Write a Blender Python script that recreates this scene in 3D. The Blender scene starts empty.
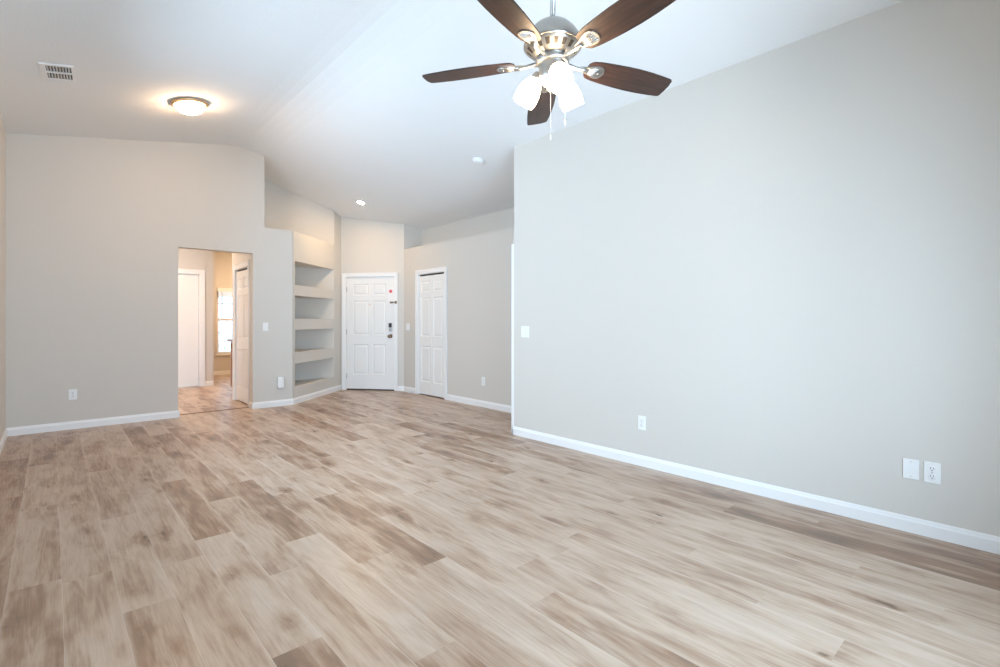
import bpy, bmesh, math, random
from mathutils import Vector, Matrix
from mathutils.geometry import tessellate_polygon

S = bpy.context.scene
COL = S.collection
random.seed(7)

# ------------------------------------------------------------------ camera, world, exposure
CAM_H = 1.21
FOC = 494.15                      # focal length in pixels of the 1000 px wide frame
YAW = 0.7362                      # camera turned to the right of the +y axis
cam = bpy.data.cameras.new('camera')
cam_o = bpy.data.objects.new('camera', cam)
COL.objects.link(cam_o)
cam.sensor_width = 36.0
cam.sensor_fit = 'HORIZONTAL'
cam.lens = FOC * 36.0 / 1000.0
cam.shift_y = -(333.5 - 320.8) / 1000.0
cam.clip_start = 0.05
cam_o.location = (0, 0, CAM_H)
cam_o.rotation_euler = (math.pi / 2, 0, -YAW)
S.camera = cam_o

W_PATIO, W_NOOK = 19.5, 2.2
EXPOSURE = 0.10
world = bpy.data.worlds.new('daylight')
S.world = world
world.use_nodes = True
wn = world.node_tree
wn.nodes.clear()
wo = wn.nodes.new('ShaderNodeOutputWorld')
wb = wn.nodes.new('ShaderNodeBackground')
wb.inputs['Color'].default_value = (0.568, 0.762, 1.0, 1)
# the sky is brightest on the side of the patio door, dimmest beyond the nook
wtc = wn.nodes.new('ShaderNodeTexCoord')
wsep = wn.nodes.new('ShaderNodeSeparateXYZ')
wmr = wn.nodes.new('ShaderNodeMapRange')
wmr.interpolation_type = 'SMOOTHSTEP'
wmr.inputs['From Min'].default_value = -1.0
wmr.inputs['From Max'].default_value = 1.0
wmr.inputs['To Min'].default_value = W_PATIO
wmr.inputs['To Max'].default_value = W_NOOK
wn.links.new(wtc.outputs['Generated'], wsep.inputs[0])
wn.links.new(wsep.outputs[1], wmr.inputs['Value'])
wn.links.new(wmr.outputs[0], wb.inputs['Strength'])
wn.links.new(wb.outputs[0], wo.inputs[0])

S.view_settings.view_transform = 'Standard'
S.view_settings.look = 'None'
S.view_settings.gamma = 1.0
S.view_settings.exposure = EXPOSURE
S.view_settings.use_curve_mapping = False
S.cycles.max_bounces = 10
S.cycles.diffuse_bounces = 7
S.cycles.glossy_bounces = 4
S.cycles.transmission_bounces = 6
S.cycles.transparent_max_bounces = 8
S.cycles.caustics_reflective = False
S.cycles.caustics_refractive = False
S.cycles.sample_clamp_indirect = 6.0
S.cycles.use_denoising = True


def area_light(name, loc, rot, sx, sy, power=0.0, color=(1, 1, 1), portal=False):
    d = bpy.data.lights.new(name, 'AREA')
    d.shape = 'RECTANGLE'
    d.size, d.size_y = sx, sy
    d.energy = power
    d.color = color
    d.cycles.is_portal = portal
    o = bpy.data.objects.new(name, d)
    COL.objects.link(o)
    o.location = loc
    o.rotation_euler = rot
    return o


# glazed sliding door behind the camera, added side window, breakfast-nook window
SL0, SL1, SLH = 0.20, 2.50, 2.15          # sliding door opening in the rear wall
REAR = -1.1
LW0, LW1, LWZ0, LWZ1 = 2.00, 4.90, 0.95, 2.50   # unseen window added in the left wall for fill daylight
NW0, NW1, NWZ0, NWZ1 = 2.72, 3.62, 0.465, 1.945
area_light('sliding_door_daylight', ((SL0 + SL1) / 2, REAR - 0.02, SLH / 2), (math.pi / 2, 0, 0), SL1 - SL0, SLH, portal=True)
area_light('added_window_daylight', (-0.38, (LW0 + LW1) / 2, (LWZ0 + LWZ1) / 2), (math.pi / 2, 0, -math.pi / 2), LW1 - LW0, LWZ1 - LWZ0, portal=True)
area_light('nook_window_daylight', ((NW0 + NW1) / 2, 12.52, (NWZ0 + NWZ1) / 2), (math.pi / 2, 0, math.pi), NW1 - NW0, NWZ1 - NWZ0, portal=True)

# ------------------------------------------------------------------ materials


def rgb(r, g, b):
    def f(c):
        c /= 255.0
        return c / 12.92 if c <= 0.04045 else ((c + 0.055) / 1.055) ** 2.4
    return (f(r), f(g), f(b), 1.0)


def mat(name, color, rough=0.5, metal=0.0, emit=0.0, emit_color=None, bump=0.0, bump_scale=100.0, var=0.0, var_scale=3.0,
        spec=0.5, aniso=0.0, bump_dist=0.002):
    m = bpy.data.materials.new(name)
    m.use_nodes = True
    nt = m.node_tree
    b = nt.nodes['Principled BSDF']
    b.inputs['Base Color'].default_value = color
    b.inputs['Roughness'].default_value = rough
    b.inputs['Metallic'].default_value = metal
    b.inputs['Specular IOR Level'].default_value = spec
    if aniso:
        b.inputs['Anisotropic'].default_value = aniso
    if emit:
        b.inputs['Emission Color'].default_value = emit_color or color
        b.inputs['Emission Strength'].default_value = emit
    tc = nt.nodes.new('ShaderNodeTexCoord')
    if var:
        n = nt.nodes.new('ShaderNodeTexNoise')
        n.inputs['Scale'].default_value = var_scale
        n.inputs['Detail'].default_value = 4
        nt.links.new(tc.outputs['Object'], n.inputs['Vector'])
        hs = nt.nodes.new('ShaderNodeHueSaturation')
        mr = nt.nodes.new('ShaderNodeMapRange')
        mr.inputs['To Min'].default_value = 1 - var
        mr.inputs['To Max'].default_value = 1 + var
        nt.links.new(n.outputs['Fac'], mr.inputs['Value'])
        nt.links.new(mr.outputs[0], hs.inputs['Value'])
        hs.inputs['Color'].default_value = color
        nt.links.new(hs.outputs[0], b.inputs['Base Color'])
    if bump:
        n = nt.nodes.new('ShaderNodeTexNoise')
        n.inputs['Scale'].default_value = bump_scale
        n.inputs['Detail'].default_value = 3
        nt.links.new(tc.outputs['Object'], n.inputs['Vector'])
        bp = nt.nodes.new('ShaderNodeBump')
        bp.inputs['Strength'].default_value = bump
        bp.inputs['Distance'].default_value = bump_dist
        nt.links.new(n.outputs['Fac'], bp.inputs['Height'])
        nt.links.new(bp.outputs[0], b.inputs['Normal'])
    return m


M_WALL = mat('greige_wall_paint', (0.615, 0.582, 0.534, 1), 0.75, bump=0.12, bump_scale=140, spec=0.25)
M_CEIL = mat('textured_ceiling_paint', (0.80, 0.80, 0.79, 1), 0.9, bump=0.35, bump_scale=55, spec=0.1, bump_dist=0.004)
M_TRIM = mat('white_trim_paint', (0.80, 0.795, 0.785, 1), 0.38)
M_DOOR = mat('white_door_paint', (0.78, 0.77, 0.75, 1), 0.42)
M_PLATE = mat('white_plastic', (0.80, 0.80, 0.79, 1), 0.35)
M_SLOT = mat('dark_slot', (0.03, 0.03, 0.03, 1), 0.6)
M_NICKEL = mat('brushed_nickel', (0.47, 0.45, 0.425, 1), 0.36, 1.0, var=0.05, var_scale=40)
M_NICKEL_D = mat('shadowed_nickel_vent', (0.10, 0.085, 0.07, 1), 0.5, 0.8)
M_BRASS = mat('antique_brass', (0.74, 0.50, 0.30, 1), 0.38, 1.0)
M_BRONZE = mat('dark_bronze', (0.22, 0.15, 0.09, 1), 0.4, 0.9)
M_BLACK = mat('black_plastic', (0.02, 0.02, 0.022, 1), 0.3)
M_SHADE = mat('lit_frosted_glass', (0.95, 0.9, 0.82, 1), 0.4, emit=32.0, emit_color=(1.0, 0.73, 0.45, 1))
M_DOME = mat('lit_alabaster_glass', (0.95, 0.9, 0.82, 1), 0.4, emit=100.0, emit_color=(1.0, 0.66, 0.40, 1))
M_CAN = mat('lit_recessed_lens', (0.95, 0.9, 0.85, 1), 0.4, emit=580.0, emit_color=(1.0, 0.68, 0.38, 1))
M_CHAIN = mat('pull_chain_metal', (0.85, 0.83, 0.78, 1), 0.3, 0.6)
M_CAB = mat('stained_cabinet_wood', (0.24, 0.10, 0.045, 1), 0.4, var=0.2, var_scale=9)
M_COUNTER = mat('dark_laminate_counter', (0.22, 0.14, 0.10, 1), 0.3, var=0.3, var_scale=60)
M_STRIP = mat('brown_transition_strip', (0.20, 0.13, 0.085, 1), 0.45)
M_RED = mat('red_ink', (0.55, 0.02, 0.05, 1), 0.5)
M_PINK = mat('pink_ink', (0.75, 0.25, 0.28, 1), 0.5)
M_PAPER = mat('white_card', (0.82, 0.80, 0.78, 1), 0.6)
M_BLIND = mat('off_white_blind', (0.78, 0.77, 0.73, 1), 0.6)
M_LEAF = mat('shrub_leaf', (0.10, 0.19, 0.07, 1), 0.6, var=0.4, var_scale=6)
M_STEM = mat('shrub_stem', (0.12, 0.08, 0.05, 1), 0.8)
M_TRACK = mat('dark_door_track', (0.06, 0.045, 0.035, 1), 0.6)
M_GRASS = mat('lawn', (0.20, 0.27, 0.10, 1), 0.9, var=0.3, var_scale=2)
M_VENTBACK = mat('vent_cavity', (0.10, 0.09, 0.085, 1), 0.8)


def make_glass():
    m = bpy.data.materials.new('window_glass')
    m.use_nodes = True
    nt = m.node_tree
    nt.nodes.clear()
    o = nt.nodes.new('ShaderNodeOutputMaterial')
    t = nt.nodes.new('ShaderNodeBsdfTransparent')
    t.inputs[0].default_value = (0.97, 0.99, 0.98, 1)
    g = nt.nodes.new('ShaderNodeBsdfGlossy')
    g.inputs['Roughness'].default_value = 0.02
    fr = nt.nodes.new('ShaderNodeFresnel')
    fr.inputs['IOR'].default_value = 1.25
    mx = nt.nodes.new('ShaderNodeMixShader')
    nt.links.new(fr.outputs[0], mx.inputs[0])
    nt.links.new(t.outputs[0], mx.inputs[1])
    nt.links.new(g.outputs[0], mx.inputs[2])
    nt.links.new(mx.outputs[0], o.inputs[0])
    return m


M_GLASS = make_glass()


def make_blade_wood():
    m = bpy.data.materials.new('dark_walnut_blade')
    m.use_nodes = True
    nt = m.node_tree
    b = nt.nodes['Principled BSDF']
    tc = nt.nodes.new('ShaderNodeTexCoord')
    mp = nt.nodes.new('ShaderNodeMapping')
    mp.inputs['Scale'].default_value = (2.2, 26, 26)
    n = nt.nodes.new('ShaderNodeTexNoise')
    n.inputs['Scale'].default_value = 2.0
    n.inputs['Detail'].default_value = 6
    n.inputs['Distortion'].default_value = 0.8
    cr = nt.nodes.new('ShaderNodeValToRGB')
    cr.color_ramp.elements[0].position = 0.3
    cr.color_ramp.elements[0].color = (0.016, 0.008, 0.006, 1)
    cr.color_ramp.elements[1].position = 0.75
    cr.color_ramp.elements[1].color = (0.070, 0.031, 0.020, 1)
    nt.links.new(tc.outputs['Object'], mp.inputs[0])
    nt.links.new(mp.outputs[0], n.inputs['Vector'])
    nt.links.new(n.outputs['Fac'], cr.inputs[0])
    nt.links.new(cr.outputs[0], b.inputs['Base Color'])
    b.inputs['Roughness'].default_value = 0.42
    return m


M_BLADE = make_blade_wood()


def make_floor_mat():
    m = bpy.data.materials.new('whitewashed_oak_planks')
    m.use_nodes = True
    nt = m.node_tree
    L = nt.links.new
    b = nt.nodes['Principled BSDF']

    def N(t, **kw):
        n = nt.nodes.new(t)
        for k, v in kw.items():
            setattr(n, k, v)
        return n

    def math_(op, a, c=None, clamp=False):
        n = N('ShaderNodeMath', operation=op)
        n.use_clamp = clamp
        for i, v in enumerate((a, c)):
            if v is None:
                continue
            if isinstance(v, (int, float)):
                n.inputs[i].default_value = v
            else:
                L(v, n.inputs[i])
        return n.outputs[0]

    def mrange(v, a, c, d=0.0, e=1.0, smooth=True):
        n = N('ShaderNodeMapRange')
        n.interpolation_type = 'SMOOTHSTEP' if smooth else 'LINEAR'
        L(v, n.inputs['Value'])
        for nm, x in zip(('From Min', 'From Max', 'To Min', 'To Max'), (a, c, d, e)):
            n.inputs[nm].default_value = x
        return n.outputs[0]

    def mix(fac, a, c, blend='MIX'):
        n = N('ShaderNodeMix', data_type='RGBA', blend_type=blend)
        if isinstance(fac, (int, float)):
            n.inputs[0].default_value = fac
        else:
            L(fac, n.inputs[0])
        for i, v in ((6, a), (7, c)):
            if isinstance(v, tuple):
                n.inputs[i].default_value = v
            else:
                L(v, n.inputs[i])
        return n.outputs[2]

    at = N('ShaderNodeAttribute', attribute_name='plank')
    sep = N('ShaderNodeSeparateColor')
    L(at.outputs['Color'], sep.inputs[0])
    rnd, tone, rnd2 = sep.outputs[0], sep.outputs[1], sep.outputs[2]
    uv = N('ShaderNodeUVMap')
    uv.uv_map = 'plank_uv'
    su = N('ShaderNodeSeparateXYZ')
    L(uv.outputs[0], su.inputs[0])
    ac, al = su.outputs[0], su.outputs[1]            # across the plank 0..1, along it in metres
    offx = math_('MULTIPLY', rnd, 37.0)
    offy = math_('MULTIPLY', rnd2, 53.0)

    def coords(sx, sy):
        c = N('ShaderNodeCombineXYZ')
        L(math_('ADD', math_('MULTIPLY', ac, sx), offx), c.inputs[0])
        L(math_('ADD', math_('MULTIPLY', al, sy), offy), c.inputs[1])
        L(math_('MULTIPLY', rnd, 11.0), c.inputs[2])
        return c.outputs[0]

    def noise(vec, scale, detail=4, dist=0.0, rough=0.55):
        n = N('ShaderNodeTexNoise')
        n.inputs['Scale'].default_value = scale
        n.inputs['Detail'].default_value = detail
        n.inputs['Distortion'].default_value = dist
        n.inputs['Roughness'].default_value = rough
        L(vec, n.inputs['Vector'])
        return n.outputs['Fac']

    blot = noise(coords(1.3, 1.5), 1.3, 4, 0.4)                 # broad light and brown patches
    rings = noise(coords(0.8, 0.42), 1.5, 2, 0.1)                # cathedral figure
    fig = math_('SINE', math_('MULTIPLY', rings, 75.0))
    fine = noise(coords(16.0, 3.2), 2.2, 5, 0.3, 0.65)           # fine pores
    # knots: sparse stretched cells
    vk = N('ShaderNodeTexVoronoi')
    vk.feature = 'F1'
    vk.inputs['Scale'].default_value = 1.0
    vk.inputs['Randomness'].default_value = 1.0
    wob = N('ShaderNodeVectorMath', operation='ADD')
    nz = N('ShaderNodeTexNoise')
    nz.inputs['Scale'].default_value = 4.0
    L(coords(1.0, 4.0), nz.inputs['Vector'])
    sc_ = N('ShaderNodeVectorMath', operation='SCALE')
    L(nz.outputs['Color'], sc_.inputs[0])
    sc_.inputs['Scale'].default_value = 0.30
    L(coords(1.15, 2.6), wob.inputs[0])
    L(sc_.outputs[0], wob.inputs[1])
    L(wob.outputs[0], vk.inputs['Vector'])
    sk = N('ShaderNodeSeparateColor')
    L(vk.outputs['Color'], sk.inputs[0])
    has = math_('GREATER_THAN', sk.outputs[0], 0.40)
    halo = math_('MULTIPLY', mrange(vk.outputs['Distance'], 0.46, 0.05), has)
    core = math_('MULTIPLY', mrange(vk.outputs['Distance'], 0.13, 0.03), has)

    streak = noise(coords(7.0, 1.5), 2.0, 5, 0.6, 0.6)
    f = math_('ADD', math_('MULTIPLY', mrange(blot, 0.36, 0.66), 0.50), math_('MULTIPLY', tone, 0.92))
    f = math_('ADD', f, math_('MULTIPLY', math_('SUBTRACT', streak, 0.5), 0.60))
    f = math_('ADD', f, math_('MULTIPLY', math_('SUBTRACT', fine, 0.5), 0.60))
    f = math_('ADD', f, math_('MULTIPLY', fig, 0.075))
    f = math_('ADD', f, math_('MULTIPLY', halo, 0.45))
    # whitewash caught along the long edges
    edge = math_('MINIMUM', ac, math_('SUBTRACT', 1.0, ac))
    wash = math_('MULTIPLY', mrange(edge, 0.14, 0.0), mrange(noise(coords(0.6, 1.3), 1.6, 2), 0.40, 0.62))
    f = math_('SUBTRACT', f, math_('MULTIPLY', wash, 0.30))
    cr = N('ShaderNodeValToRGB')
    e = cr.color_ramp.elements
    e[0].position = 0.0
    e[0].color = FLOOR_LIGHT
    e[1].position = 1.0
    e[1].color = FLOOR_DARK
    k = e.new(0.38)
    k.color = FLOOR_MID
    k2 = e.new(0.72)
    k2.color = FLOOR_BROWN
    fm = math_('MULTIPLY', math_('ADD', f, 0.02), 0.80, True)
    L(fm, cr.inputs[0])
    col = mix(math_('MULTIPLY', core, 0.9), cr.outputs[0], (0.13, 0.075, 0.045, 1))
    seam = mrange(edge, 0.012, 0.0)
    col = mix(math_('MULTIPLY', seam, 0.42), col, (0.60, 0.55, 0.49, 1))
    L(col, b.inputs['Base Color'])
    rr = mrange(fine, 0.3, 0.7, 0.28, 0.42, False)
    L(rr, b.inputs['Roughness'])
    b.inputs['Specular IOR Level'].default_value = 0.8
    bp = N('ShaderNodeBump')
    bp.inputs['Strength'].default_value = 0.12
    bp.inputs['Distance'].default_value = 0.001
    hh = math_('ADD', math_('MULTIPLY', fine, 0.6), math_('MULTIPLY', seam, -1.0))
    L(hh, bp.inputs['Height'])
    L(bp.outputs[0], b.inputs['Normal'])
    return m


FLOOR_LIGHT = (0.525, 0.410, 0.322, 1)
FLOOR_MID = (0.42, 0.300, 0.214, 1)
FLOOR_BROWN = (0.275, 0.160, 0.098, 1)
FLOOR_DARK = (0.175, 0.108, 0.070, 1)
M_FLOOR = make_floor_mat()

# ------------------------------------------------------------------ mesh helpers


class MB:
    """collects shapes into one mesh"""

    def __init__(self):
        self.bm = bmesh.new()
        self.mats = []

    def mi(self, m):
        if m not in self.mats:
            self.mats.append(m)
        return self.mats.index(m)

    def box(self, x0, x1, y0, y1, z0, z1, m, bev=0.0):
        vs = [self.bm.verts.new(p) for p in ((x0, y0, z0), (x1, y0, z0), (x1, y1, z0), (x0, y1, z0),
                                             (x0, y0, z1), (x1, y0, z1), (x1, y1, z1), (x0, y1, z1))]
        fs = [self.bm.faces.new([vs[i] for i in q]) for q in
              ((3, 2, 1, 0), (4, 5, 6, 7), (0, 1, 5, 4), (1, 2, 6, 5), (2, 3, 7, 6), (3, 0, 4, 7))]
        i = self.mi(m)
        for f in fs:
            f.material_index = i
        if bev:
            es = list({e for f in fs for e in f.edges})
            r = bmesh.ops.bevel(self.bm, geom=es, offset=bev, segments=2, profile=0.5, affect='EDGES')
            for f in r['faces']:
                f.material_index = i
        return fs

    def extrude(self, pts, vec, m):
        """closed 3D polygon pts swept along vec"""
        vec = Vector(vec)
        a = [self.bm.verts.new(p) for p in pts]
        c = [self.bm.verts.new(Vector(p) + vec) for p in pts]
        i = self.mi(m)
        n = len(pts)
        fs = []
        if n > 4:
            for t in tessellate_polygon([[Vector(p) for p in pts]]):
                fs.append(self.bm.faces.new([a[i_] for i_ in t]))
                fs.append(self.bm.faces.new([c[i_] for i_ in t]))
        else:
            fs += [self.bm.faces.new(a[::-1]), self.bm.faces.new(c)]
        for k in range(n):
            fs.append(self.bm.faces.new((a[k], a[(k + 1) % n], c[(k + 1) % n], c[k])))
        for f in fs:
            f.material_index = i
        return fs

    def prism(self, plan, z0, z1, m):
        return self.extrude([(x, y, z0) for x, y in plan], (0, 0, z1 - z0), m)

    def lathe(self, prof, m, seg=48, mtx=None, matfn=None, caps=True):
        mtx = mtx or Matrix.Identity(4)
        rings = []
        for r, z in prof:
            ring = [self.bm.verts.new(mtx @ Vector((max(r, 1e-4) * math.cos(2 * math.pi * k / seg),
                                                    max(r, 1e-4) * math.sin(2 * math.pi * k / seg), z))) for k in range(seg)]
            rings.append(ring)
        i = self.mi(m)
        for j in range(len(rings) - 1):
            for k in range(seg):
                f = self.bm.faces.new((rings[j][k], rings[j][(k + 1) % seg], rings[j + 1][(k + 1) % seg], rings[j + 1][k]))
                f.material_index = i
                f.smooth = True
                if matfn:
                    mm = matfn(j, k)
                    if mm is not None:
                        f.material_index = self.mi(mm)
        if caps:
            for ring in (rings[0], rings[-1]):
                f = self.bm.faces.new(ring)
                f.material_index = i

    def tube(self, pts, rad, m, seg=10):
        pts = [Vector(p) for p in pts]
        rads = rad if isinstance(rad, (list, tuple)) else [rad] * len(pts)
        i = self.mi(m)
        rings = []
        up = Vector((0.13, 0.21, 0.97))
        for j, p in enumerate(pts):
            t = (pts[min(j + 1, len(pts) - 1)] - pts[max(j - 1, 0)]).normalized()
            a = t.cross(up)
            if a.length < 1e-3:
                a = t.cross(Vector((1, 0, 0)))
            a.normalize()
            c = t.cross(a)
            rings.append([self.bm.verts.new(p + rads[j] * (a * math.cos(2 * math.pi * k / seg) + c * math.sin(2 * math.pi * k / seg)))
                          for k in range(seg)])
        for j in range(len(rings) - 1):
            for k in range(seg):
                f = self.bm.faces.new((rings[j][k], rings[j][(k + 1) % seg], rings[j + 1][(k + 1) % seg], rings[j + 1][k]))
                f.material_index = i
                f.smooth = True
        for r in (rings[0], rings[-1]):
            self.bm.faces.new(r).material_index = i

    def sphere(self, c, r, m, seg=12, scale=(1, 1, 1)):
        i = self.mi(m)
        mt = Matrix.Translation(c) @ Matrix.Diagonal((r * scale[0], r * scale[1], r * scale[2], 1))
        res = bmesh.ops.create_uvsphere(self.bm, u_segments=seg, v_segments=max(6, seg // 2), radius=1, matrix=mt)
        for f in {f for v in res['verts'] for f in v.link_faces}:
            f.material_index = i
            f.smooth = True

    def build(self, name, parent=None, loc=None, mtx=None, tri=True):
        if tri:
            big = [f for f in self.bm.faces if len(f.verts) > 4]
            if big:
                bmesh.ops.triangulate(self.bm, faces=big)
        bmesh.ops.recalc_face_normals(self.bm, faces=self.bm.faces[:])
        me = bpy.data.meshes.new(name)
        self.bm.to_mesh(me)
        self.bm.free()
        for m in self.mats:
            me.materials.append(m)
        o = bpy.data.objects.new(name, me)
        COL.objects.link(o)
        if parent:
            o.parent = parent
        if mtx is not None:
            o.matrix_local = mtx
        if loc:
            o.location = loc
        return o


def tag(o, label=None, cat=None, group=None, kind=None):
    if label:
        o['label'] = label
    if cat:
        o['category'] = cat
    if group:
        o['group'] = group
    if kind:
        o['kind'] = kind
    return o


def thing(name, label, cat, loc=(0, 0, 0), rz=0.0, group=None, mtx=None):
    o = bpy.data.objects.new(name, None)
    o.empty_display_size = 0.1
    COL.objects.link(o)
    if mtx is not None:
        o.matrix_world = mtx
    else:
        o.location = loc
        o.rotation_euler = (0, 0, rz)
    return tag(o, label, cat, group)


def struct(mb, name, label, cat, mtx=None):
    o = mb.build(name, mtx=mtx)
    return tag(o, label, cat, None, 'structure')


# ------------------------------------------------------------------ the vaulted ceiling height
PROF = [(-0.60, 3.130), (-0.36, 3.173), (1.66, 3.534), (1.78, 3.549), (1.88, 3.553), (1.98, 3.542), (2.08, 3.524), (2.19, 3.496),
        ] + [(2.19 + d, 3.496 - 0.3505 * d + 0.035 * d * d) for d in (0.4, 0.8, 1.1, 1.3, 1.455, 1.65, 1.85, 2.05, 2.295, 2.5, 2.65, 2.91)]


def zc(u):
    for (a, za), (c, zb) in zip(PROF, PROF[1:]):
        if a <= u <= c:
            return za + (zb - za) * (u - a) / (c - a)
    return PROF[-1][1]


def top_pts(u0, u1, add=0.03):
    us = [u0] + [u for u, _ in PROF if u0 < u < u1] + [u1]
    return [(u, zc(u) + add) for u in us]


BV = 7.30          # face of the back wall
RU = 3.645         # face of the right wall
CU = 4.485         # face of the hall closet wall
LU = -0.36         # face of the left wall
A2 = Vector((3.77, 8.30))     # entry-door wall, left end
B2 = Vector((4.485, 7.41))    # entry-door wall, right end
DLEN = (B2 - A2).length
DDIR = (B2 - A2).normalized()
DANG = math.atan2(DDIR.y, DDIR.x)
# local frame of the entry-door wall: x along it, -y into the room, z up
M_DW = Matrix.Translation((A2.x, A2.y, 0)) @ Matrix.Rotation(DANG, 4, 'Z')

# ------------------------------------------------------------------ floor
PW = 0.183
PU0 = 0.033
PLEN = 1.28
OVR = {  # row: (a joint position along y, tones from that joint upwards as index offset -> tone)
    -2: (4.75, {0: 0.62, -1: 0.55, -2: 0.5}),
    -1: (3.10, {0: 0.22, -1: 0.46, 1: 0.24, 2: 0.42}),
    0: (5.60, {-1: 0.30, -2: 0.22, -3: 0.20, 0: 0.35}),
    1: (2.56, {0: 0.10, -1: 0.50, 1: 0.30, 2: 0.34}),
    2: (4.20, {-1: 0.14, -2: 0.16, 0: 0.24}),
    3: (4.42, {-1: 0.70, -2: 0.12, -3: 0.66, 0: 0.26}),
    4: (3.75, {-1: 0.30, -2: 0.18, 0: 0.46}),
    5: (4.06, {-1: 0.62, -2: 0.06, 0: 0.20}),
    6: (2.30, {0: 0.36, 1: 0.14, -1: 0.12}),
    7: (3.34, {-1: 0.60, -2: 0.08, 0: 0.20}),
    8: (2.75, {0: 0.36, 1: 0.5, -1: 0.2}),
    9: (4.3, {0: 0.5, 1: 0.3, -1: 0.24}),
}


def build_floor():
    bm = bmesh.new()
    uvl = bm.loops.layers.uv.new('plank_uv')
    cl = bm.loops.layers.float_color.new('plank')
    rng = random.Random(11)
    k0, k1 = -8, 27
    v0, v1 = -1.20, 12.62
    for k in range(k0, k1):
        xa = PU0 + (k - 0) * PW
        xb = xa + PW
        if k in OVR:
            base, tones = OVR[k]
        else:
            base, tones = rng.uniform(0, PLEN), {}
        j = math.floor((v0 - base) / PLEN)
        while base + j * PLEN < v1:
            ya, yb = max(v0, base + j * PLEN), min(v1, base + (j + 1) * PLEN)
            t = tones.get(j, None)
            y0_ = base + j * PLEN
            r1, r2, r3 = rng.random(), rng.random(), rng.random()
            if t is None:
                t = 0.05 + 0.6 * r3 ** 1.5
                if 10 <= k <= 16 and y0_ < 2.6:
                    t = 0.04 + 0.22 * r3  # floor sheen put into the plank tone: paler planks here
                if k in (17, 18) and -1.2 < y0_ < 0.35:
                    t = 0.62
            vs = [bm.verts.new(p) for p in ((xa, ya, 0), (xb, ya, 0), (xb, yb, 0), (xa, yb, 0))]
            f = bm.faces.new(vs)
            y0 = base + j * PLEN
            for lp, (cx, cy) in zip(f.loops, ((0, ya - y0), (1, ya - y0), (1, yb - y0), (0, yb - y0))):
                lp[uvl].uv = (cx, cy)
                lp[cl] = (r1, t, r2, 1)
            j += 1
    # underside slab
    xa, xb = PU0 + k0 * PW, PU0 + k1 * PW
    vs = [bm.verts.new(p) for p in ((xa, v0, -0.001), (xb, v0, -0.001), (xb, v1, -0.001), (xa, v1, -0.001),
                                    (xa, v0, -0.15), (xb, v0, -0.15), (xb, v1, -0.15), (xa, v1, -0.15))]
    for q in ((4, 7, 6, 5), (0, 1, 5, 4), (1, 2, 6, 5), (2, 3, 7, 6), (3, 0, 4, 7)):
        bm.faces.new([vs[i] for i in q])
    me = bpy.data.meshes.new('floor')
    bm.to_mesh(me)
    bm.free()
    me.materials.append(M_FLOOR)
    o = bpy.data.objects.new('floor', me)
    COL.objects.link(o)
    return tag(o, 'whitewashed oak plank floor running through the whole room', 'floor', None, 'structure')


build_floor()

# ------------------------------------------------------------------ ceiling
mb = MB()
for (y0, y1, ua, ub) in ((REAR - 0.12, BV + 0.10, -0.50, 5.00), (BV + 0.10, 8.75, 2.05, 5.00)):
    tp = top_pts(ua, ub, 0.0)
    poly = [(u, y0, z) for u, z in tp] + [(u, y0, z + 0.14) for u, z in reversed(tp)]
    mb.extrude(poly, (0, y1 - y0, 0), M_CEIL)
struct(mb, 'ceiling', 'white textured vaulted ceiling over the living room and entry', 'ceiling')
mb = MB()
mb.box(-1.15, 2.10, BV + 0.12, 8.60, 2.74, 2.84, M_CEIL)
mb.box(-1.15, 4.75, 8.60, 12.66, 2.74, 2.84, M_CEIL)
struct(mb, 'ceiling_kitchen', 'flat white ceiling seen through the kitchen opening', 'ceiling')

# ------------------------------------------------------------------ walls
mb = MB()  # left wall with the opening of the added side window
z1 = zc(LU) + 0.03
mb.box(-0.48, LU, REAR - 0.12, LW0, 0, z1, M_WALL)
mb.box(-0.48, LU, LW1, BV, 0, z1, M_WALL)
mb.box(-0.48, LU, LW0, LW1, 0, LWZ0, M_WALL)
mb.box(-0.48, LU, LW0, LW1, LWZ1, z1, M_WALL)
struct(mb, 'wall_left', 'greige wall at the left edge of the picture', 'wall')

OP0, OP1, OPH = 1.170, 2.040, 2.138
mb = MB()
tp = top_pts(-0.48, 2.19)
out = [(-0.48, 0), (OP0, 0), (OP0, OPH), (OP1, OPH), (OP1, 0), (2.575, 0), (2.575, 2.51), (2.19, 2.51)] + [(u, z) for u, z in reversed(tp)]
mb.extrude([(u, BV, z) for u, z in out], (0, 0.14, 0), M_WALL)
struct(mb, 'wall_back', 'greige back wall with the kitchen opening and a lower ledge at its right end', 'wall')

mb = MB()  # the wall behind the shelving, seen again above the ledge
tp = top_pts(2.17, 3.56)
mb.extrude([(u, 8.14, z) for u, z in [(2.17, 0), (3.56, 0)] + tp[::-1]], (0, 0.12, 0), M_WALL)
tp = top_pts(3.56, 3.77)
mb.box(2.07, 2.17, BV + 0.14, 8.26, 2.40, zc(2.12) + 0.02, M_WALL)
mb.prism([(3.56, 8.14), (3.77, 8.32), (3.70, 8.42), (3.50, 8.26)], 0, zc(3.77) + 0.02, M_WALL)
struct(mb, 'wall_niche', 'beige wall behind the built in shelves and beside the front door', 'wall')

ED0, ED1, EDH = 0.070, 0.985, 1.99      # entry door opening in its wall, local x
mb = MB()
zt = lambda s: zc(min(4.9, A2.x + DDIR.x * s)) + 0.02
mb.extrude([(s, 0, z) for s, z in [(-0.02, 0), (ED0, 0), (ED0, EDH), (ED1, EDH), (ED1, 0), (DLEN, 0), (DLEN, zt(DLEN)), (-0.02, zt(-0.02))]],
           (0, 0.13, 0), M_WALL)
struct(mb, 'wall_entry', 'beige angled wall that holds the white front door', 'wall', M_DW)

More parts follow.
